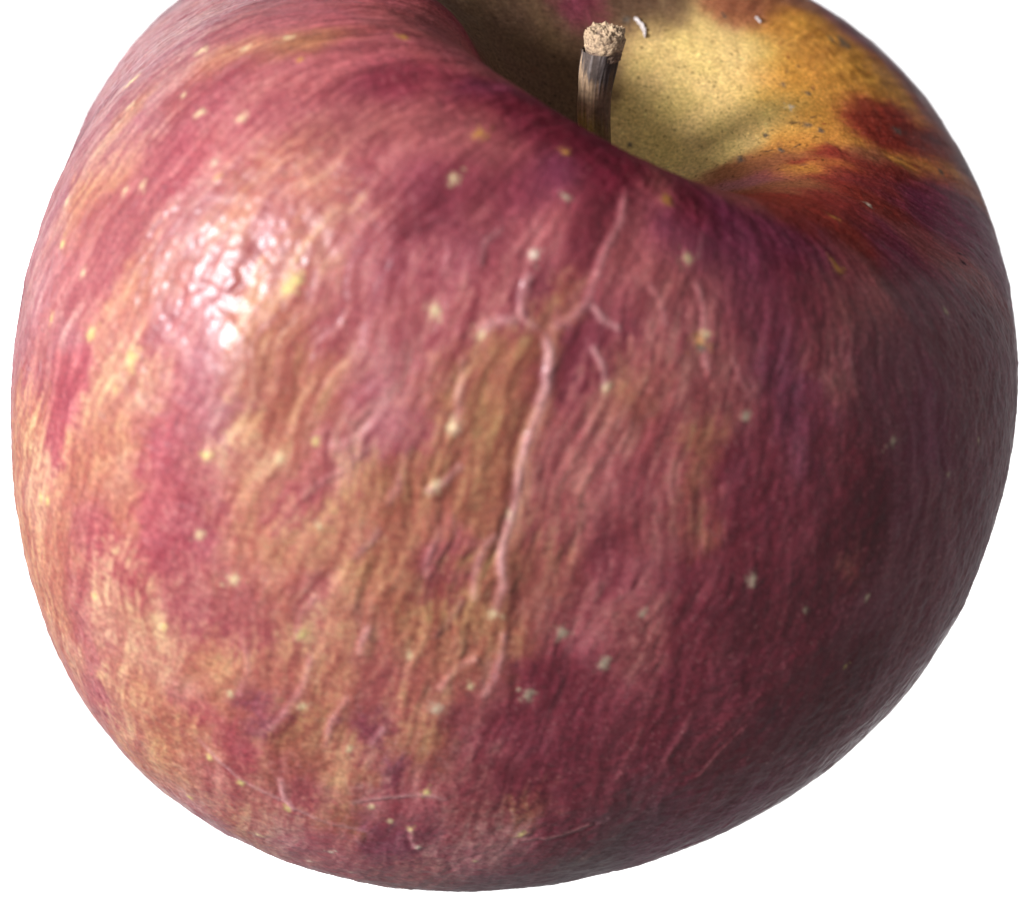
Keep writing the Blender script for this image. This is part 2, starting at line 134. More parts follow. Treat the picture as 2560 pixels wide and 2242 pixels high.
LENTICELS = [(-2.7367, 0.2971, 0.338, 'len', 1.25), (-2.611, 0.2598, 0.254, 'len', 1.25), (-2.5203, 0.2107, 0.305, 'leno', 1.25), (-2.6389, 0.2788, 0.228, 'len', 1.25), (-2.9042, 0.3435, 0.325, 'len', 2.2), (-2.7506, 0.3429, 0.236, 'len', 1.25), (-2.5237, 0.3147, 0.243, 'len', 1.25), (-2.433, 0.3036, 0.247, 'len', 1.25), (-2.611, 0.3147, 0.169, 'len', 1.25), (-2.4016, 0.3265, 0.28, 'leng', 1.25), (-2.3736, 0.3311, 0.157, 'leno', 1.25), (-2.5342, 0.3638, 0.182, 'len', 1.25), (-2.5028, 0.3566, 0.197, 'len', 1.25), (-2.7018, 0.3959, 0.263, 'len', 1.25), (-2.6215, 0.4083, 0.234, 'leny', 1.25), (-2.5133, 0.4064, 0.186, 'len', 1.25), (-2.5482, 0.4365, 0.204, 'leny', 1.25), (-2.426, 0.4234, 0.326, 'leny', 1.25), (-2.3283, 0.4201, 0.301, 'leny', 1.5), (-2.1398, 0.3494, 0.36, 'leny', 1.4), (-2.1433, 0.3553, 0.253, 'leny', 1.25), (-2.0176, 0.2696, 0.239, 'len', 1.25), (-2.0595, 0.2388, 0.283, 'leno', 1.6), (-1.8815, 0.2159, 0.222, 'leno', 1.25), (-1.7977, 0.2853, 0.215, 'lenw', 1.25), (-1.9094, 0.3318, 0.283, 'len', 1.25), (-1.8186, 0.3324, 0.248, 'len', 1.25), (-1.487, 0.2487, 0.237, 'len', 1.25), (-1.4172, 0.2958, 0.315, 'leno', 1.25), (-1.4102, 0.2925, 0.186, 'len', 1.25), (-1.5743, 0.335, 0.2, 'len', 1.6), (-1.8047, 0.3795, 0.272, 'len', 1.5), (-1.2915, 0.3337, 0.208, 'leng', 1.25), (-0.946, 0.3475, 0.235, 'leng', 1.25), (-1.0088, 0.2244, 0.275, 'leno', 2.0), (-0.7435, 0.1734, 0.24, 'leno', 1.25), (-0.3595, 0.1754, 0.193, 'lenw', 1.25), (-1.7977, 0.4109, 0.277, 'len', 1.25), (-2.1468, 0.4404, 0.265, 'leny', 1.25), (-2.0385, 0.4266, 0.24, 'len', 1.25), (-2.1188, 0.4783, 0.233, 'len', 1.25), (-2.0455, 0.4927, 0.291, 'len', 1.25), (-1.9234, 0.5097, 0.254, 'leny', 1.25), (-2.0106, 0.5562, 0.188, 'len', 1.25), (-1.8919, 0.5503, 0.245, 'len', 1.25), (-1.6616, 0.4155, 0.169, 'len', 1.25), (-1.6371, 0.4724, 0.232, 'len', 1.5), (-1.5149, 0.4764, 0.255, 'leng', 1.25), (-1.4242, 0.4914, 0.301, 'leng', 1.4), (-1.3858, 0.4567, 0.197, 'leng', 1.25), (-1.2043, 0.4286, 0.22, 'leng', 1.4), (-1.0856, 0.4476, 0.147, 'leng', 1.25), (-0.9599, 0.4436, 0.178, 'leng', 1.25), (-1.5359, 0.5182, 0.282, 'leng', 1.2), (-1.6825, 0.5353, 0.282, 'leng', 1.25), (-0.9564, 0.4895, 0.117, 'leny', 1.25), (-1.8012, 0.5706, 0.188, 'len', 1.25), (-1.6546, 0.5922, 0.239, 'leny', 1.25), (-1.7418, 0.6092, 0.202, 'len', 1.25), (-1.8815, 0.6256, 0.19, 'leny', 1.25), (-1.6616, 0.6236, 0.187, 'leny', 1.25), (-1.6371, 0.64, 0.172, 'lenw', 1.25), (-1.9722, 0.6157, 0.188, 'leny', 1.25), (-1.9408, 0.6661, 0.218, 'len', 1.25), (-1.5184, 0.6511, 0.156, 'len', 1.25), (-1.4591, 0.6197, 0.215, 'leny', 1.25), (-0.7784, 0.3769, 0.144, 'leng', 1.25), (-0.6528, 0.2696, 0.237, 'leng', 1.25), (-0.6597, 0.3638, 0.132, 'leng', 1.25), (-2.4435, 0.5163, 0.21, 'leny', 1.25), (-2.419, 0.5137, 0.177, 'leny', 1.5), (-2.2759, 0.5411, 0.208, 'leny', 1.25), (-2.1363, 0.5333, 0.168, 'leny', 1.25), (-2.3353, 0.4378, 0.164, 'leny', 1.25), (-2.0001, 0.4116, 0.164, 'leny', 1.25), (-1.9478, 0.4508, 0.149, 'len', 1.25), (-1.6371, 0.5182, 0.179, 'len', 1.25), (-1.7488, 0.5065, 0.176, 'len', 1.25), (-2.0839, 0.6557, 0.218, 'leny', 1.25), (-2.0316, 0.6046, 0.163, 'leny', 1.25), (-1.7488, 0.6897, 0.138, 'lenw', 1.25), (-1.7942, 0.6622, 0.162, 'lenw', 1.25), (-1.8361, 0.6884, 0.165, 'lenw', 1.25), (-1.7, 0.619, 0.138, 'len', 1.25), (-1.5813, 0.2107, 0.276, 'leno', 1.5), (-2.4993, 0.2637, 0.183, 'leno', 1.25), (0.5445, 0.1472, 0.182, 'lenw', 1.25), (-1.8047, 0.246, 0.251, 'leng', 0.8)]
RIDGES = [([(-1.7279, 0.3161), (-1.7, 0.3239), (-1.679, 0.3409), (-1.6755, 0.3625), (-1.679, 0.3815), (-1.6616, 0.4037), (-1.6581, 0.424), (-1.6546, 0.4404), (-1.6371, 0.4554), (-1.6336, 0.477)], 0.208, 0.4, 1.0), ([(-1.7, 0.2127), (-1.6685, 0.2428), (-1.6685, 0.2676), (-1.665, 0.2833), (-1.6581, 0.2958), (-1.686, 0.3102), (-1.7174, 0.3187)], 0.189, 0.32, 0.5), ([(-1.7872, 0.2912), (-1.7802, 0.3062), (-1.7628, 0.3174), (-1.7209, 0.318)], 0.188, 0.25, 0.8), ([(-1.7628, 0.3174), (-1.8047, 0.3232), (-1.8291, 0.3324)], 0.204, 0.18, 0.7), ([(-1.6581, 0.2958), (-1.6197, 0.3017), (-1.5778, 0.3036)], 0.142, 0.22, 0.8), ([(-1.6301, 0.3154), (-1.5917, 0.3239), (-1.5743, 0.3376)], 0.142, 0.2, 0.8), ([(-1.4661, 0.2585), (-1.4242, 0.2781), (-1.4172, 0.2958), (-1.3823, 0.3167)], 0.144, 0.2, 0.5), ([(-1.7663, 0.3946), (-1.7837, 0.4083), (-1.8117, 0.4175)], 0.175, 0.22, 0.7), ([(-1.6685, 0.4253), (-1.6895, 0.4358), (-1.6895, 0.4535), (-1.672, 0.4698)], 0.178, 0.25, 0.7), ([(-1.9129, 0.3743), (-1.9268, 0.3946), (-1.9478, 0.4064), (-1.9792, 0.4142)], 0.19, 0.16, 0.3), ([(-1.9024, 0.5156), (-1.8989, 0.5385), (-1.9199, 0.5601), (-1.9408, 0.5745)], 0.168, 0.22, 0.6), ([(-1.8256, 0.4921), (-1.8326, 0.5137)], 0.164, 0.2, 0.6), ([(-1.6371, 0.4986), (-1.6685, 0.5071), (-1.6895, 0.5274)], 0.165, 0.2, 0.4), ([(-1.7558, 0.5503), (-1.7733, 0.568)], 0.152, 0.2, 0.6), ([(-1.9059, 0.5994), (-1.8919, 0.6164), (-1.8675, 0.6269)], 0.173, 0.28, 1.0), ([(-2.07, 0.5922), (-2.0211, 0.6027), (-1.9652, 0.6144), (-1.8815, 0.6216), (-1.8151, 0.6301), (-1.7104, 0.6321)], 0.139, 0.18, 0.9), ([(-1.7872, 0.6112), (-1.7209, 0.6), (-1.6476, 0.5935), (-1.6092, 0.5968)], 0.137, 0.16, 0.9), ([(-1.665, 0.621), (-1.6371, 0.6452)], 0.141, 0.22, 0.8), ([(-1.4626, 0.6269), (-1.3788, 0.621), (-1.3265, 0.6059)], 0.141, 0.2, 0.7), ([(-2.0176, 0.5156), (-1.9862, 0.5359), (-1.9932, 0.5588)], 0.166, 0.2, 0.3), ([(-1.8256, 0.5346), (-1.8431, 0.5555), (-1.8396, 0.5758)], 0.167, 0.22, 0.5), ([(-1.6127, 0.4783), (-1.5987, 0.5025), (-1.6127, 0.5261)], 0.182, 0.2, 0.5), ([(-1.9164, 0.4836), (-1.9338, 0.4993), (-1.9268, 0.5169)], 0.163, 0.18, 0.4), ([(-1.8605, 0.3939), (-1.8535, 0.4149), (-1.8605, 0.4319)], 0.191, 0.22, 0.3), ([(-1.7698, 0.4286), (-1.7663, 0.4482), (-1.7628, 0.4626)], 0.177, 0.25, 0.4), ([(-1.8326, 0.3422), (-1.8082, 0.3664), (-1.7942, 0.3867)], 0.189, 0.2, 0.4), ([(-1.9897, 0.4423), (-1.9687, 0.4293), (-1.9408, 0.4188), (-1.9059, 0.3998)], 0.191, 0.14, 0.3), ([(-1.885, 0.4633), (-1.864, 0.4495), (-1.857, 0.4404)], 0.161, 0.14, 0.5), ([(-1.7244, 0.4953), (-1.7034, 0.4816), (-1.693, 0.4659)], 0.163, 0.15, 0.3), ([(-1.871, 0.3043), (-1.8919, 0.2892), (-1.871, 0.2788)], 0.157, 0.12, 0.4), ([(0.2688, 0.0739), (-1.4696, 0.2199), (-1.4591, 0.2513)], 0.146, 0.12, 0.3), ([(-1.3509, 0.2977), (-1.316, 0.3134), (-1.2881, 0.3239)], 0.129, 0.1, 0.3), ([(-1.5673, 0.2722), (-1.5219, 0.2801), (-1.494, 0.2958)], 0.143, 0.12, 0.4), ([(-1.316, 0.5261), (-1.323, 0.5555), (-1.323, 0.5745)], 0.154, 0.14, 0.2), ([(-1.2287, 0.5097), (-1.2462, 0.5464), (-1.2497, 0.5699)], 0.155, 0.12, 0.2), ([(-1.1135, 0.5241), (-1.1484, 0.5464), (-1.1764, 0.5706)], 0.121, 0.1, 0.3), ([(-0.9913, 0.6118), (-0.9879, 0.6583), (-1.1135, 0.6629)], 0.131, 0.1, 0.2), ([(-2.447, 0.407), (-2.4225, 0.3952), (-2.3806, 0.3808)], 0.164, 0.12, 0.2), ([(-2.419, 0.3736), (-2.426, 0.3638), (-2.4051, 0.3494)], 0.163, 0.2, 0.3), ([(-2.4435, 0.4541), (-2.426, 0.4325), (-2.433, 0.4181)], 0.133, 0.1, 0.1), ([(-2.4539, 0.4162), (-2.4016, 0.392), (-2.4051, 0.3573), (-2.3911, 0.3318)], 0.146, 0.1, 0.1)]
SCABS = [(-0.2758, 0.2467, 0.171, 'black', 2.2, 20), (-0.3176, 0.2513, 0.218, 'black', 1.5, -10), (0.3491, 0.2114, 0.363, 'grey', 1.5, 30), (0.377, 0.1479, 0.227, 'grey', 1.3, 0), (0.5934, 0.1629, 0.206, 'grey', 1.3, 0), (0.7889, 0.2205, 0.403, 'grey', 1.6, 50), (0.8203, 0.2133, 0.268, 'grey', 1.5, 60), (0.3142, 0.1538, 0.202, 'grey', 1.6, 90), (0.192, 0.1243, 0.199, 'grey', 2, 90), (0.185, 0.2388, 0.258, 'grey', 1.8, 80), (-1.4137, 0.3003, 0.19, 'grey', 1.6, 70), (1.1833, 0.1773, 0.212, 'grey', 1, 0), (1.6266, 0.161, 0.262, 'grey', 1.5, 0), (0.7051, 0.1551, 0.154, 'grey', 2, 60), (0.391, 0.1224, 0.201, 'grey', 1.5, 60), (0.2129, 0.1008, 0.223, 'grey', 2, 80), (1.2113, 0.0726, 0.203, 'grey', 1, 0), (0.3281, 0.193, 0.077, 'RB', 4.3, -12), (0.9146, 0.178, 0.131, 'RB', 4.6, -5), (0.8343, 0.1734, 0.105, 'RB', 2.8, 20), (0.2129, 0.1191, 0.1, 'B', 4.9, -16), (0.761, 0.1727, 0.104, 'B', 2.5, 23), (-0.0244, 0.1335, 0.147, 'OB', 2.1, -4), (0.2094, 0.1531, 0.075, 'OB', 2.2, -7), (0.3665, 0.1577, 0.101, 'RB', 3.4, -16), (0.0279, 0.1407, 0.123, 'RB', 2.1, 14), (0.4782, 0.1714, 0.077, 'RB', 2.1, -15), (0.1815, 0.2022, 0.153, 'OB', 3.5, 19), (0.6109, 0.1682, 0.129, 'OB', 2.1, 22), (0.7714, 0.1642, 0.13, 'B', 3.0, 21), (0.6702, 0.2179, 0.133, 'OB', 2.5, -21), (0.4154, 0.1426, 0.152, 'B', 4.2, -20), (0.1257, 0.1806, 0.075, 'B', 4.2, -7), (0.4259, 0.1544, 0.102, 'B', 4.9, 6), (-0.0593, 0.1341, 0.098, 'RB', 2.3, -3), (0.199, 0.1335, 0.125, 'B', 3.4, 24), (0.1745, 0.2153, 0.153, 'RB', 4.1, -9)]
CARVES = [(-3.1172, 0.1786, 4.17, 1.3), (2.5796, 0.2356, 5.46, 1.1), (-2.1537, 0.3959, 3.82, 0.8)]

# ------------------------------------------------------------------ materials
def mat(name):
    m = bpy.data.materials.new(name); m.use_nodes = True
    nt = m.node_tree; return m, nt, nt.nodes['Principled BSDF']
def link(nt, a, b): nt.links.new(a, b)

def skin_material():
    m, nt, b = mat('apple_skin')
    ca = nt.nodes.new('ShaderNodeVertexColor'); ca.layer_name = 'pigment'
    at = nt.nodes.new('ShaderNodeAttribute'); at.attribute_name = 'corky'
    tc = nt.nodes.new('ShaderNodeTexCoord')
    n1 = nt.nodes.new('ShaderNodeTexNoise'); n1.inputs['Scale'].default_value = 3800; n1.inputs['Detail'].default_value = 3
    n2 = nt.nodes.new('ShaderNodeTexNoise'); n2.inputs['Scale'].default_value = 900; n2.inputs['Detail'].default_value = 5
    link(nt, tc.outputs['Object'], n1.inputs['Vector']); link(nt, tc.outputs['Object'], n2.inputs['Vector'])
    # fine grain of the pigment
    mr = nt.nodes.new('ShaderNodeMapRange'); mr.inputs[1].default_value = 0.25; mr.inputs[2].default_value = 0.75
    mr.inputs[3].default_value = 0.68; mr.inputs[4].default_value = 1.34
    link(nt, n1.outputs['Fac'], mr.inputs[0])
    mx = nt.nodes.new('ShaderNodeVectorMath'); mx.operation = 'MULTIPLY'
    link(nt, ca.outputs['Color'], mx.inputs[0]); link(nt, mr.outputs[0], mx.inputs[1])
    link(nt, mx.outputs[0], b.inputs['Base Color'])
    # waxy skin, duller on corky places
    rr = nt.nodes.new('ShaderNodeMapRange'); rr.inputs[1].default_value = 0.3; rr.inputs[2].default_value = 0.7
    rr.inputs[3].default_value = 0.37; rr.inputs[4].default_value = 0.50
    link(nt, n2.outputs['Fac'], rr.inputs[0])
    ma = nt.nodes.new('ShaderNodeMath'); ma.operation = 'MULTIPLY_ADD'; ma.inputs[1].default_value = 0.35
    link(nt, at.outputs['Fac'], ma.inputs[0]); link(nt, rr.outputs[0], ma.inputs[2])
    link(nt, ma.outputs[0], b.inputs['Roughness'])
    for sock, full in (('Coat Weight', 0.25), ('Specular IOR Level', 0.46)):      # russet and cork are dry and matt
        mk = nt.nodes.new('ShaderNodeMapRange'); mk.inputs[3].default_value = full; mk.inputs[4].default_value = full * 0.12
        link(nt, at.outputs['Fac'], mk.inputs[0]); link(nt, mk.outputs[0], b.inputs[sock])
    bump = nt.nodes.new('ShaderNodeBump'); bump.inputs['Strength'].default_value = 0.22; bump.inputs['Distance'].default_value = 0.00006
    link(nt, n1.outputs['Fac'], bump.inputs['Height']); link(nt, bump.outputs[0], b.inputs['Normal'])
    b.inputs['IOR'].default_value = 1.40
    b.inputs['Coat Weight'].default_value = 0.42; b.inputs['Coat Roughness'].default_value = 0.20; b.inputs['Specular IOR Level'].default_value = 0.38; b.inputs['Coat IOR'].default_value = 1.38
    b.inputs['Subsurface Weight'].default_value = 0.12
    b.inputs['Subsurface Radius'].default_value = (0.0012, 0.0005, 0.0004)
    b.inputs['Subsurface Scale'].default_value = 1.0
    b.inputs['Sheen Weight'].default_value = 0.0
    b.inputs['Sheen Roughness'].default_value = 0.5
    return m

def attr_material(name, rough, bump_scale=3000, bump_dist=0.0001, strength=0.6):
    m, nt, b = mat(name)
    ca = nt.nodes.new('ShaderNodeVertexColor'); ca.layer_name = 'pigment'
    tc = nt.nodes.new('ShaderNodeTexCoord')
    n1 = nt.nodes.new('ShaderNodeTexNoise'); n1.inputs['Scale'].default_value = bump_scale; n1.inputs['Detail'].default_value = 4
    link(nt, tc.outputs['Object'], n1.inputs['Vector'])
    mr = nt.nodes.new('ShaderNodeMapRange'); mr.inputs[1].default_value = 0.3; mr.inputs[2].default_value = 0.7
    mr.inputs[3].default_value = 0.7; mr.inputs[4].default_value = 1.25
    link(nt, n1.outputs['Fac'], mr.inputs[0])
    mx = nt.nodes.new('ShaderNodeVectorMath'); mx.operation = 'MULTIPLY'
    link(nt, ca.outputs['Color'], mx.inputs[0]); link(nt, mr.outputs[0], mx.inputs[1])
    link(nt, mx.outputs[0], b.inputs['Base Color'])
    bump = nt.nodes.new('ShaderNodeBump'); bump.inputs['Strength'].default_value = strength; bump.inputs['Distance'].default_value = bump_dist
    link(nt, n1.outputs['Fac'], bump.inputs['Height']); link(nt, bump.outputs[0], b.inputs['Normal'])
    b.inputs['Roughness'].default_value = rough
    return m

# ------------------------------------------------------------------ mesh helpers
def grid_mesh(name, V, wrap, material, color=None, extra=None, caps=()):
    """V: rows x cols x 3; quads between them; wrap closes the columns."""
    nr, nc = V.shape[:2]
    i = np.arange(nr * nc, dtype=np.int32).reshape(nr, nc)
    if wrap: j = np.concatenate([i, i[:, :1]], 1)
    else: j = i
    Q = np.stack([j[:-1, :-1], j[1:, :-1], j[1:, 1:], j[:-1, 1:]], -1).reshape(-1, 4)
    me = bpy.data.meshes.new(name)
    me.vertices.add(nr * nc); me.vertices.foreach_set('co', V.reshape(-1).astype(np.float32))
    me.loops.add(Q.size); me.loops.foreach_set('vertex_index', Q.reshape(-1).astype(np.int32))
    me.polygons.add(len(Q)); me.polygons.foreach_set('loop_start', np.arange(0, Q.size, 4, dtype=np.int32))
    me.polygons.foreach_set('use_smooth', np.ones(len(Q), dtype=bool))
    me.update(calc_edges=True)
    if color is not None:
        a = me.color_attributes.new('pigment', 'FLOAT_COLOR', 'POINT')
        rgba = np.ones((nr * nc, 4), np.float32); rgba[:, :3] = color.reshape(-1, 3)
        a.data.foreach_set('color', rgba.reshape(-1))
    for k, v in (extra or {}).items():
        a = me.attributes.new(k, 'FLOAT', 'POINT'); a.data.foreach_set('value', v.reshape(-1).astype(np.float32))
    me.validate()
    me.materials.append(material)
    return me
def add(name, me, parent=None):
    o = bpy.data.objects.new(name, me); C.objects.link(o)
    if parent: o.parent = parent
    return o

# ------------------------------------------------------------------ the skin: one fine sheet, columns denser where the skin shows
NCOL, NROW = 1200, 900
_u = np.linspace(-np.pi, np.pi, 4001)
_den = 0.28 + smooth(np.cos(_u + np.pi / 2), -0.45, -0.05)
_cum = np.r_[0, np.cumsum((_den[1:] + _den[:-1]) / 2)]; _cum /= _cum[-1]
PHI = np.interp(np.arange(NCOL) / NCOL, _cum, _u)
_t = np.linspace(0, 1, 4001)
_dt = 0.12 + 1.0 * (1 - smooth(_t, 0.72, 0.80))
_cum = np.r_[0, np.cumsum((_dt[1:] + _dt[:-1]) / 2)]; _cum /= _cum[-1]
TT = np.interp(np.linspace(0, 1, NROW), _cum, _t); TT[0] = 1e-4; TT[-1] = 1 - 1e-4
ph, tt = np.meshgrid(PHI, TT)
P = surface(ph, tt)
Nrm = np.cross(np.gradient(P, axis=0), (np.roll(P, -1, 1) - np.roll(P, 1, 1)))
Nrm /= np.linalg.norm(Nrm, axis=-1, keepdims=True) + 1e-15
if (Nrm[NROW // 2] * P[NROW // 2]).sum() < 0: Nrm = -Nrm
mm = 1000.0
PM = (P * mm).astype(np.float32)                                 # in millimetres
ARC = tt * 116.0                                                 # arc length along a meridian, mm
RHO = np.hypot(P[..., 0], P[..., 1]) * mm
# coordinates stretched along the meridians, for streaks
def streak_coords(across, along, wob=0.0):
    r = 40.0 / across
    a = ph + wob
    return np.stack([np.cos(a) * r, np.sin(a) * r, ARC / along], -1).astype(np.float32)
warp1 = fbm(PM / 7.0, 2, 1)
warp2 = fbm(PM / 2.2, 2, 5)
warp3 = fbm(PM / 6.0, 2, 9)

# --- places of single marks, measured along the skin
def near(c, rad):
    d2 = ((PM - c) ** 2).sum(-1); return d2
def place(phi, t): return (surface(np.array([[phi]]), np.array([[t]]))[0, 0] * mm).astype(np.float32)
FR = np.zeros((NROW, NCOL), np.float32)          # displacement, mm
cork = np.zeros((NROW, NCOL), np.float32)

def window(c, rad):
    """rows/cols index mask bounding a mark"""
    m = (np.abs(PM[..., 0] - c[0]) < rad) & (np.abs(PM[..., 1] - c[1]) < rad) & (np.abs(PM[..., 2] - c[2]) < rad)
    return np.nonzero(m)

# --- pigment, with the hollow's shade painted in: patches blended, with wandering streaky borders
gr, gc = 300, 420
gphi = np.linspace(-np.pi, np.pi, gc, endpoint=False); gt = np.linspace(0, 1, gr)
gp, gtt = np.meshgrid(gphi, gt)
GP = surface(gp, np.clip(gtt, 1e-4, 1 - 1e-4)) * mm
acc = np.zeros((gr, gc, 3)); wsum = np.zeros((gr, gc)) 
for (a, t, code, sg) in PATCHES:
    c = place(a, t); mv = place(a, min(t + 0.01, 0.999)) - place(a, t - 0.01 if t > 0.011 else 0.001)
    mv = mv / (np.linalg.norm(mv) + 1e-9)
    D = GP - c; al = D @ mv
    d2 = ((D ** 2).sum(-1) - al ** 2) * 1.15 + (al * 0.68) ** 2; sg = sg * 1.15
    w = np.exp(-(d2 / (sg * sg)) ** 0.8) + 0.02 / (1 + d2 / 9.0) ** 3
    acc += w[..., None] * np.log(np.array(PAL[code]))[None, None]; wsum += w
back = np.log(np.array(PAL['D']))
field = (acc + 1e-4 * back) / (wsum + 1e-4)[..., None]
def sample(F, a, t):
    x = ((a + np.pi) / (2 * np.pi) * gc) % gc; y = np.clip(t, 0, 1) * (gr - 1)
    x0 = np.floor(x).astype(int); y0 = np.clip(np.floor(y).astype(int), 0, gr - 2); fx = (x - x0)[..., None]; fy = (y - y0)[..., None]
    x1 = (x0 + 1) % gc; x0 = x0 % gc
    return (F[y0, x0] * (1 - fx) + F[y0, x1] * fx) * (1 - fy) + (F[y0 + 1, x0] * (1 - fx) + F[y0 + 1, x1] * fx) * fy
rr_ = np.maximum(RHO, 4.0)
st_a = fbm(streak_coords(1.25, 7.0, warp1 * 0.035), 3, 21)         # broad streaks
st_b = fbm(streak_coords(0.42, 2.2, warp1 * 0.03), 3, 33)       # narrow streaks
st_c = fbm(streak_coords(0.9, 9.0, warp1 * 0.03), 2, 37)
mot = fbm(PM / 0.55, 3, 41)                                      # mottle
fine = fbm(PM / 0.22, 2, 47)
blot = fbm(PM / 3.0, 3, 55)
wk = 1 - 0.65 * smooth(0.34 - tt, 0.0, 0.08)
da = wk * (1.5 * warp2 + 0.8 * mot) / rr_; dtt = wk * (2.0 * warp3 + 1.6 * st_b + 1.0 * mot) / 116.0
LC = sample(field, ph + da, tt + dtt)
incav = smooth(0.22 - tt, 0.0, 0.08)                             # inside the stem cavity
amp = 0.55 + 0.45 * (1 - incav)
low = smooth(tt, 0.36, 0.50)
st_d = fbm(streak_coords(0.28, 2.6, warp1 * 0.03), 2, 39)
v = (1 - incav) * ((1.00 - 0.25 * low) * st_a + (0.90 - 0.25 * low) * st_b + 0.60 * st_c + 0.18 * st_d) + amp * ((0.42 + 0.35 * low) * mot + 0.28 * fine + 0.12 * blot)
v = 0.95 * np.tanh(v * 1.15)
warmth = np.array([0.33, 0.80, 0.58], np.float32)                # light streaks yellower, dark ones crimson
wm = smooth(0.30 - tt, 0.0, 0.06)[..., None]                       # russet zone varies in tone, not in hue
warmth = warmth * (1 - wm) + np.array([0.42, 0.52, 0.50], np.float32) * wm
LC = LC + v[..., None] * warmth * 1.15
LC = LC + (0.10 * fbm(PM / 4.0, 2, 61))[..., None] * np.array([0.2, -0.2, 1.2])
COL = np.exp(LC)
fl_ = (smooth(fine + 0.25 * mot, 0.42, 0.66) * (1 - incav) * 0.30)[..., None]
COL = COL * (1 - fl_) + fl_ * (COL * 0.6 + 0.5 * np.array([0.50, 0.30, 0.26]))

# --- soft marks: lenticels
for (a, t, r, code, st) in LENTICELS:
    c = place(a, t); idx = window(c, r * 3.2)
    if len(idx[0]) == 0: continue
    D = PM[idx] - c
    # stretch along the meridian
    i0 = np.argmin((D ** 2).sum(-1)); ri, ci = idx[0][i0], idx[1][i0]
    mer = P[min(ri + 3, NROW - 1), ci] - P[max(ri - 3, 0), ci]; mer = mer / (np.linalg.norm(mer) + 1e-12)
    al = D @ mer.astype(np.float32); d2 = (D ** 2).sum(-1) - al ** 2
    q = np.sqrt(np.maximum(d2, 0) + (al / st) ** 2) / r
    q = q * np.clip(1 + 0.95 * mot[idx] + 0.6 * fine[idx], 0.15, 3)
    w = np.exp(-(q ** 2.2) * 0.9)
    rim = np.exp(-((q - 1.5) / 0.5) ** 2)
    tgt = np.array(PAL[code]); w3 = (0.88 * w)[:, None]
    COL[idx] = COL[idx] * (1 - w3) + w3 * tgt * (1 + 0.25 * fine[idx])[:, None]
    COL[idx] *= (1 + 0.22 * rim[:, None] * np.array([0.5, 0.9, 0.8]))
    FR[idx] += 0.05 * w * np.minimum(r / 0.3, 1.5) - 0.035 * np.exp(-(q / 0.3) ** 2)
    cork[idx] = np.maximum(cork[idx], w)

# --- wrinkles that stand up as ridges
for (pts, width, height, pale) in RIDGES:
    K = np.array([place(a, t) for a, t in pts])
    # a smoother, slightly wandering line
    n = len(K); u = np.linspace(0, n - 1, (n - 1) * 9 + 1)
    L = np.stack([np.interp(u, np.arange(n), K[:, j]) for j in range(3)], 1)
    ker = np.array([1, 2, 3, 4, 3, 2, 1.]) / 16
    L2 = np.stack([np.convolve(np.r_[[L[0, j]] * 3, L[:, j], [L[-1, j]] * 3], ker, 'valid') for j in range(3)], 1)
    L = L2.astype(np.float32)
    lo = L.min(0) - 2.2; hi = L.max(0) + 2.2
    idx = np.nonzero(((PM > lo) & (PM < hi)).all(-1))
    Q = PM[idx] + np.stack([0.16 * warp2[idx], 0.16 * mot[idx], 0.12 * mot[idx]], -1)
    best = np.full(len(Q), 1e9, np.float32); side = np.zeros(len(Q), np.float32); along = np.zeros(len(Q), np.float32)
    nn = Nrm[idx]
    for k in range(len(L) - 1):
        s = L[k + 1] - L[k]; ll = (s ** 2).sum() + 1e-9
        h = np.clip(((Q - L[k]) @ s) / ll, 0, 1); dv = Q - (L[k] + h[:, None] * s); dd = (dv ** 2).sum(-1)
        m = dd < best
        best[m] = dd[m]; along[m] = (k + h[m]) / (len(L) - 1)
        sd = (np.cross(np.broadcast_to(s, dv[m].shape), dv[m]) * nn[m]).sum(-1); side[m] = np.sign(sd)
    dist = np.sqrt(best)
    width = width * 1.2
    end = smooth(along, 0.0, 0.12) * smooth(1 - along, 0.0, 0.12)
    wv = (0.75 + 0.5 * np.clip(fbm(PM[idx] / 1.3, 2, 77) + 0.4, 0, 1.2))
    body = np.exp(-(dist / (0.92 * width * wv)) ** 2)
    brk = 0.65 + 0.55 * smooth(fbm(PM[idx] / 1.9, 2, 79), -0.35, 0.45)
    valley = np.exp(-((dist - 2.0 * width) / (1.1 * width)) ** 2)
    prof_ = np.where(side > 0, 0.75 * np.exp(-(dist / (3.4 * width)) ** 2) + 0.25 * body, body)
    FR[idx] += end * height * (0.45 * prof_ * brk - 0.15 * valley * np.where(side > 0, 0.0, 1.0))
    cork[idx] = np.maximum(cork[idx], 0.65 * end * body)
    pl = (pale * 0.62 * brk * end * np.exp(-(dist / (width * 1.15)) ** 2))[:, None]
    COL[idx] = COL[idx] * (1 - pl) + pl * np.array(PAL['pale_ridge'])  # pale crest: light caught by the ridge, put into the colour

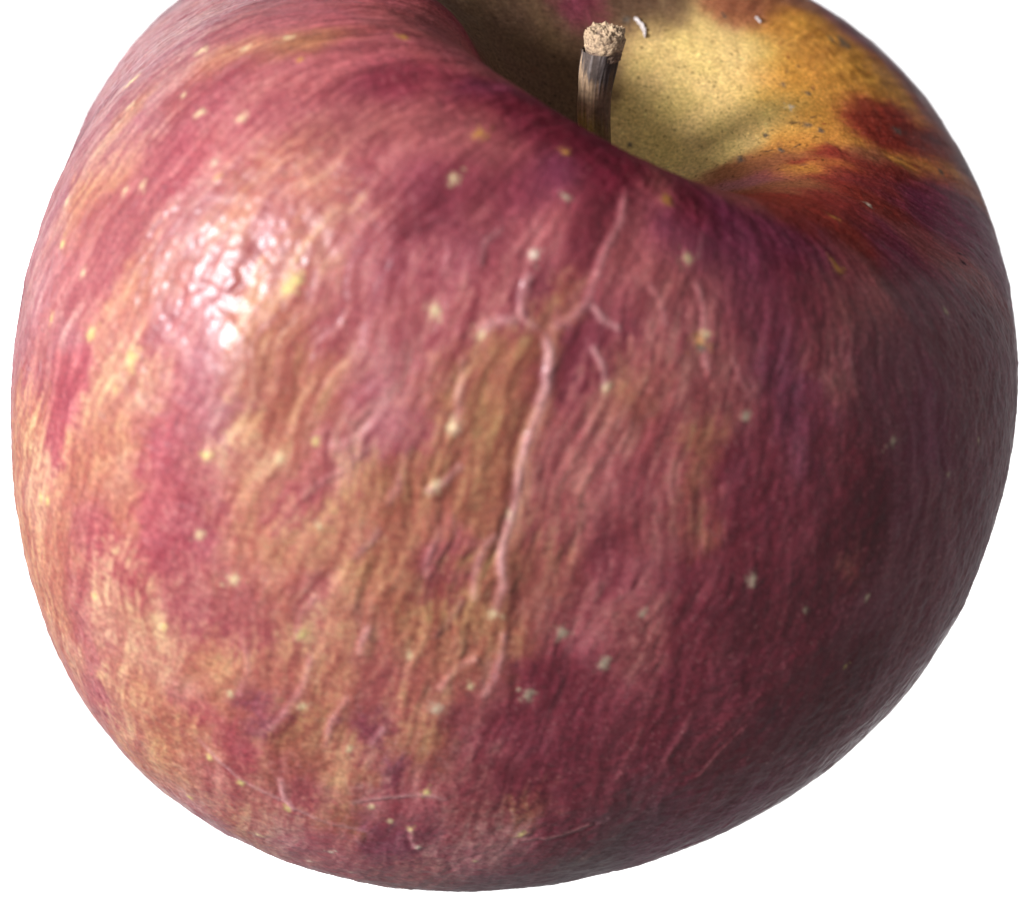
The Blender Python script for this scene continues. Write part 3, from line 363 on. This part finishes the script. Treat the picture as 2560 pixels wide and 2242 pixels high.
# --- dark scabs and bruises
for (a, t, r, code, st, ang) in SCABS:
    c = place(a, t); idx = window(c, r * max(st, 1) * 2.6)
    if len(idx[0]) == 0: continue
    D = PM[idx] - c; i0 = np.argmin((D ** 2).sum(-1)); ri, ci = idx[0][i0], idx[1][i0]
    mer = P[min(ri + 3, NROW - 1), ci] - P[max(ri - 3, 0), ci]; mer /= (np.linalg.norm(mer) + 1e-12)
    nv = Nrm[ri, ci]; tr_ = np.cross(nv, mer); ca_, sa_ = math.cos(math.radians(ang)), math.sin(math.radians(ang))
    e1 = mer * ca_ + tr_ * sa_; e2 = -mer * sa_ + tr_ * ca_
    q = np.sqrt(((D @ e1) / st) ** 2 + (D @ e2) ** 2) / r * np.clip(1 + 0.9 * mot[idx] + 0.5 * fine[idx], 0.15, 3)
    w = 0.85 * np.exp(-q ** 3)
    COL[idx] = COL[idx] * (1 - w[:, None]) + w[:, None] * np.array(PAL[code]) * (1 + 0.8 * fine[idx])[:, None]
    FR[idx] += 0.05 * w * (0.5 + mot[idx]); cork[idx] = np.maximum(cork[idx], w)

# --- large slow carving of the form near the cavity lip
for (a, t, r, h) in CARVES:
    c = place(a, t); FR += h * np.exp(-((PM - c) ** 2).sum(-1) / (r * r))

# --- shrivelled relief over the whole skin
wr = fbm(streak_coords(1.15, 3.0, 0.04 * warp1), 2, 71)
ridged = 0.5 - np.abs(wr) * 1.6
zone = smooth(tt, 0.20, 0.30)
fold = fbm(streak_coords(1.9, 9.0, 0.03 * warp1), 2, 73, 0.4)
fz = np.exp(-((PM - place(-1.7663, 0.4168)) ** 2).sum(-1) / 19.0 ** 2)
FR += zone * (0.026 + 0.05 * fz) * ridged + zone * (0.060 * fbm(PM / 1.15, 3, 81, 0.5) + 0.030 * fbm(PM / 0.6, 2, 83)) + zone * fz * 0.14 * (0.5 - np.sqrt(fold ** 2 + 0.004) * 2.0)
glossy_c = place(-2.2096, 0.3671)
gz = np.exp(-((PM - glossy_c) ** 2).sum(-1) / 7.0 ** 2)
FR += gz * (0.20 * fbm(streak_coords(3.2, 2.0, 0.05 * warp2), 2, 91, 0.4) + 0.022 * fbm(PM / 0.7, 2, 93, 0.5))
FR += zone * 0.12 * fbm(PM / 4.5, 2, 95)
FR += 0.012 * fbm(PM / 0.35, 2, 99)
FR += (1 - zone) * 0.10 * fbm(PM / 1.6, 3, 103)
# fine pale cracks of the dry cavity wall
crk = np.exp(-(np.abs(fbm(PM / 1.1, 3, 111)) / 0.018) ** 2) * incav * smooth(blot, 0.0, 0.4)
COL *= (1 + 0.5 * crk)[..., None]
pores = smooth(fbm(PM / 0.30, 1, 117), 0.62, 0.78) * incav
COL *= (1 - 0.55 * pores)[..., None]
ds_ = 0.10 * smooth(tt, 0.22, 0.30)[..., None]
COL = COL * (1 - ds_) + ds_ * COL.mean(-1, keepdims=True)
COL = np.clip(np.nan_to_num(COL, nan=0.1), 0.004, 0.80)
cork = np.clip(np.maximum(cork, smooth(0.27 + 0.02 * blot - tt, 0.0, 0.07)), 0, 1)

V = (P + Nrm * (FR[..., None] / mm)) @ RX.T
ZTABLE = float(V[..., 2].min())
ORIGIN = Vector((0.0, 0.0, ZTABLE))

apple = bpy.data.objects.new('apple', None); C.objects.link(apple)
apple.location = ORIGIN; apple.empty_display_size = 0.02
apple['label'] = 'wrinkled red and yellow apple with a short dry stem in its hollow'
apple['category'] = 'apple'

skin_me = grid_mesh('skin', V - np.array(ORIGIN), True, skin_material(), COL, {'corky': cork})
skin = add('skin', skin_me, apple)

# ------------------------------------------------------------------ stem
FLOOR = np.array([0.005916, 0.015722, 0.015948]); TOP = np.array([0.006381, 0.024959, 0.020772])
axis = TOP - FLOOR; L_ = np.linalg.norm(axis); axis /= L_
sx = np.cross(axis, [0, 0, 1.0]); sx /= np.linalg.norm(sx)      # to the picture's right
sy = np.cross(sx, axis)                                         # towards the window side of the camera
if sx[0] < 0: sx = -sx
sy = np.cross(axis, sx)
if sy[2] < 0: sy = -sy
def stem_grid(s0, s1, nr, nc, rad, seed, flip=False):
    s = np.linspace(s0, s1, nr); a = np.linspace(0, 2 * np.pi, nc, endpoint=False)
    S, A = np.meshgrid(s, a, indexing='ij')
    return S, A
RS = 0.00136
nc = 120
a = np.linspace(0, 2 * np.pi, nc, endpoint=False)
s = np.linspace(-0.06, 0.86, 150)
S, A = np.meshgrid(s, a, indexing='ij')
sn = fbm(np.stack([np.cos(A) * 3.2, np.sin(A) * 3.2, S * 2.2], -1), 3, 131)
fib = fbm(np.stack([np.cos(A) * 9, np.sin(A) * 9, S * 3.0], -1), 2, 137)
rad = RS * (0.88 + 0.35 * np.exp(-((S + 0.06) / 0.12) ** 2) + 0.14 * smooth(S, 0.45, 0.9)) * (1 + 0.07 * sn + 0.045 * fib)
bend = 0.00045 * np.sin(S * np.pi)
V = FLOOR + axis * (S * L_)[..., None] + sx * (rad * np.cos(A) - bend)[..., None] + sy * (rad * np.sin(A) * 0.92)[..., None]
# colour: dark band under the tip, fawn in the middle, olive yellow near the root, brown and painted shade on the right flank
shaded_flank = smooth(np.cos(A - 0.3), -0.05, 0.5)
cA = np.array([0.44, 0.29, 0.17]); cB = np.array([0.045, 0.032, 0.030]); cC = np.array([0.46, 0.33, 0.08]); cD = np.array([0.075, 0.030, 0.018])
nz = 0.14 * sn + 0.07 * fib
k1 = (smooth(S + 1.3 * nz + 0.06 * np.cos(A), 0.63, 0.74))[..., None] * 0.93; k2 = smooth(S + nz, 0.24, 0.46)[..., None]; kf = (shaded_flank * (0.9 + 0.4 * fib))[..., None]
col = cC * (1 - k2) + cA * k2
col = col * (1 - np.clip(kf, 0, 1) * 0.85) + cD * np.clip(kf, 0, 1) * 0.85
col = col * (1 - k1) + cB * k1
silver = smooth(fib, 0.12, 0.5)[..., None] * smooth(S, 0.3, 0.9)[..., None]
col = col * (1 - 0.18 * silver) + 0.18 * silver * np.array([0.42, 0.38, 0.36])
col = np.clip(col * (1 + 0.7 * fib)[..., None], 0.008, 0.7)
stem = add('stem', grid_mesh('stem', V - np.array(ORIGIN), True, attr_material('stem_bark', 0.75), col), apple)
# cut tip: a frayed pale knob
nr = 90
s = np.linspace(0, 1, nr); S, A = np.meshgrid(s, a, indexing='ij')
ang = S * np.pi
rr = np.sin(np.clip(S / 0.62, 0, 1) * np.pi / 2) ** 0.75
prof_r = np.where(S < 0.62, 0.88 + 0.17 * np.sin(S / 0.62 * np.pi / 2), 1.05 * np.cos((S - 0.62) / 0.38 * np.pi / 2) ** 0.55)
prof_z = np.where(S < 0.62, 0.80 + 0.17 * S / 0.62, 0.97 + 0.055 * np.sin((S - 0.62) / 0.38 * np.pi / 2))
DD = np.stack([prof_r * np.cos(A) * 2.6, prof_r * np.sin(A) * 2.6, prof_z * 22], -1)
f1 = fbm(DD, 3, 151, 0.6); f2 = fbm(DD * 3.1, 2, 157)
rad = RS * 1.02 * prof_r * (1 + 0.10 * f1 + 0.04 * f2)
H = prof_z * L_ + 0.0004 * f1 * smooth(S, 0.2, 0.6) + 0.00012 * f2
V = FLOOR + axis * H[..., None] + sx * (rad * np.cos(A))[..., None] + sy * (rad * np.sin(A) * 0.95)[..., None]
pale = np.array([0.48, 0.34, 0.21]); dk = np.array([0.20, 0.13, 0.09])
kk = smooth(f2 + 0.6 * f1, -0.50, 0.0)[..., None] * smooth(S + 0.25 * f1, 0.12, 0.36)[..., None]
col = dk * (1 - kk) + pale * kk * (1 + 0.35 * f2)[..., None]
tip = add('cut_tip', grid_mesh('cut_tip', V - np.array(ORIGIN), True, attr_material('stem_wood', 0.9, 5000, 0.00015, 0.8), np.clip(col, 0.01, 0.8)), stem)

# ------------------------------------------------------------------ peeling flakes of dry skin round the hollow
fm, fnt, fb = mat('dry_flake')
fb.inputs['Base Color'].default_value = (0.62, 0.55, 0.50, 1); fb.inputs['Roughness'].default_value = 0.6
fn = fnt.nodes.new('ShaderNodeTexNoise'); fn.inputs['Scale'].default_value = 2500
fr = fnt.nodes.new('ShaderNodeValToRGB'); fr.color_ramp.elements[0].color = (0.42, 0.33, 0.28, 1); fr.color_ramp.elements[1].color = (0.75, 0.70, 0.68, 1)
fc = fnt.nodes.new('ShaderNodeTexCoord'); fnt.links.new(fc.outputs['Object'], fn.inputs['Vector'])
fnt.links.new(fn.outputs['Fac'], fr.inputs[0]); fnt.links.new(fr.outputs[0], fb.inputs['Base Color'])
FLAKES = [(1.5848, 0.1623, 1.508, 0.1485, 0.0003, 0.00018), (1.0751, 0.1865, 1.0402, 0.1852, 0.00018, 0.0001)]
for fi, (a1, t1, a2, t2, wd, lift) in enumerate(FLAKES):
    p1 = world_pt(a1, t1); p2 = world_pt(a2, t2)
    e = 1e-3; na = np.cross(world_pt(a1 + e, t1) - world_pt(a1 - e, t1), world_pt(a1, t1 + e) - world_pt(a1, t1 - e)); na /= np.linalg.norm(na)
    if na @ (np.array([0, 0, CAM_DIST]) - p1) < 0: na = -na
    dr = p2 - p1; ln = np.linalg.norm(dr); dr /= ln; sd = np.cross(na, dr)
    rows = []
    for k in range(15):
        u = k / 14.0
        wloc = wd * (math.sin(math.pi * min(1, 0.12 + u * 0.88)) ** 0.7) * (0.75 + 0.5 * math.sin(u * 17 + fi * 2.1) ** 2)
        row = []
        for q in range(7):
            v_ = q / 6.0 - 0.5
            row.append(p1 + dr * ln * u + sd * (v_ * wloc + 0.12 * ln * math.sin(u * 3 + fi)) + na * (lift * (0.2 + (v_ + 0.5) ** 1.5) + 0.00006 * math.sin(u * 23 + q * 2)))
        rows.append(row)
    top = np.array(rows); bot = top[:, ::-1] - na * 0.00005
    V = np.concatenate([top, bot], 1)
    add('skin_flake', grid_mesh('skin_flake', V - np.array(ORIGIN), True, fm), apple)

# ------------------------------------------------------------------ calyx on the underside (five dry sepals)
sep_mat = attr_material('dry_sepal', 0.85)
cb = surface(np.array([[0.0]]), np.array([[0.9999]]))[0, 0]
for k in range(5):
    th = 2 * math.pi * k / 5 + 0.3
    rows = []
    for i in range(10):
        u = i / 9.0; w_ = 0.0016 * (1 - u) ** 0.8 + 0.0001
        rad_ = 0.0012 + 0.0045 * math.sin(u * 1.5); zz = cb[2] - 0.0002 - 0.0055 * u
        row = []
        for q in range(5):
            v_ = (q / 4.0 - 0.5) * 2 * w_
            row.append([cb[0] + math.cos(th) * rad_ - math.sin(th) * v_, cb[1] + math.sin(th) * rad_ + math.cos(th) * v_, zz + 0.0006 * abs(q - 2)])
        rows.append(row)
    top = np.array(rows); bot = top[:, ::-1] + np.array([0, 0, 0.0003])
    V = np.concatenate([top, bot], 1) @ RX.T
    add('sepal', grid_mesh('sepal', V - np.array(ORIGIN), True, sep_mat, np.broadcast_to(np.array([0.09, 0.06, 0.035]), V.shape)), apple)

# ------------------------------------------------------------------ clear glass under the apple and a glowing panel, added for a white background
def slab(name, cx, cy, z_top, wx, wy, th, bev, material, kind, label, cat):
    import bmesh
    bm = bmesh.new(); bmesh.ops.create_cube(bm, size=1.0)
    for v in bm.verts: v.co.x *= wx; v.co.y *= wy; v.co.z = v.co.z * th - th / 2
    bmesh.ops.bevel(bm, geom=bm.edges[:], offset=bev, segments=2, affect='EDGES')
    me = bpy.data.meshes.new(name); bm.to_mesh(me); bm.free(); me.materials.append(material)
    o = add(name, me); o.location = (cx, cy, z_top); o['kind'] = kind; o['label'] = label; o['category'] = cat
    return o
gm, gnt, gb = mat('clear_glass')
gb.inputs['Base Color'].default_value = (1, 1, 1, 1); gb.inputs['Roughness'].default_value = 0.0
gb.inputs['Transmission Weight'].default_value = 1.0; gb.inputs['IOR'].default_value = 1.45
slab('glass_tabletop', 0, 0, ZTABLE - 0.00005, 1.2, 1.2, 0.006, 0.001, gm, 'structure', 'added clear glass sheet that the apple lies on', 'tabletop')
pm, pnt, pb = mat('added_glow_panel')
pb.inputs['Base Color'].default_value = (0.9, 0.9, 0.9, 1); pb.inputs['Roughness'].default_value = 0.9
pb.inputs['Emission Color'].default_value = (1, 1, 1, 1); pb.inputs['Emission Strength'].default_value = 1.25
slab('backdrop', 0, 0, ZTABLE - 1.25, 1.10, 1.10, 0.03, 0.004, pm, 'structure', 'glowing panel added to make the background white', 'backdrop')
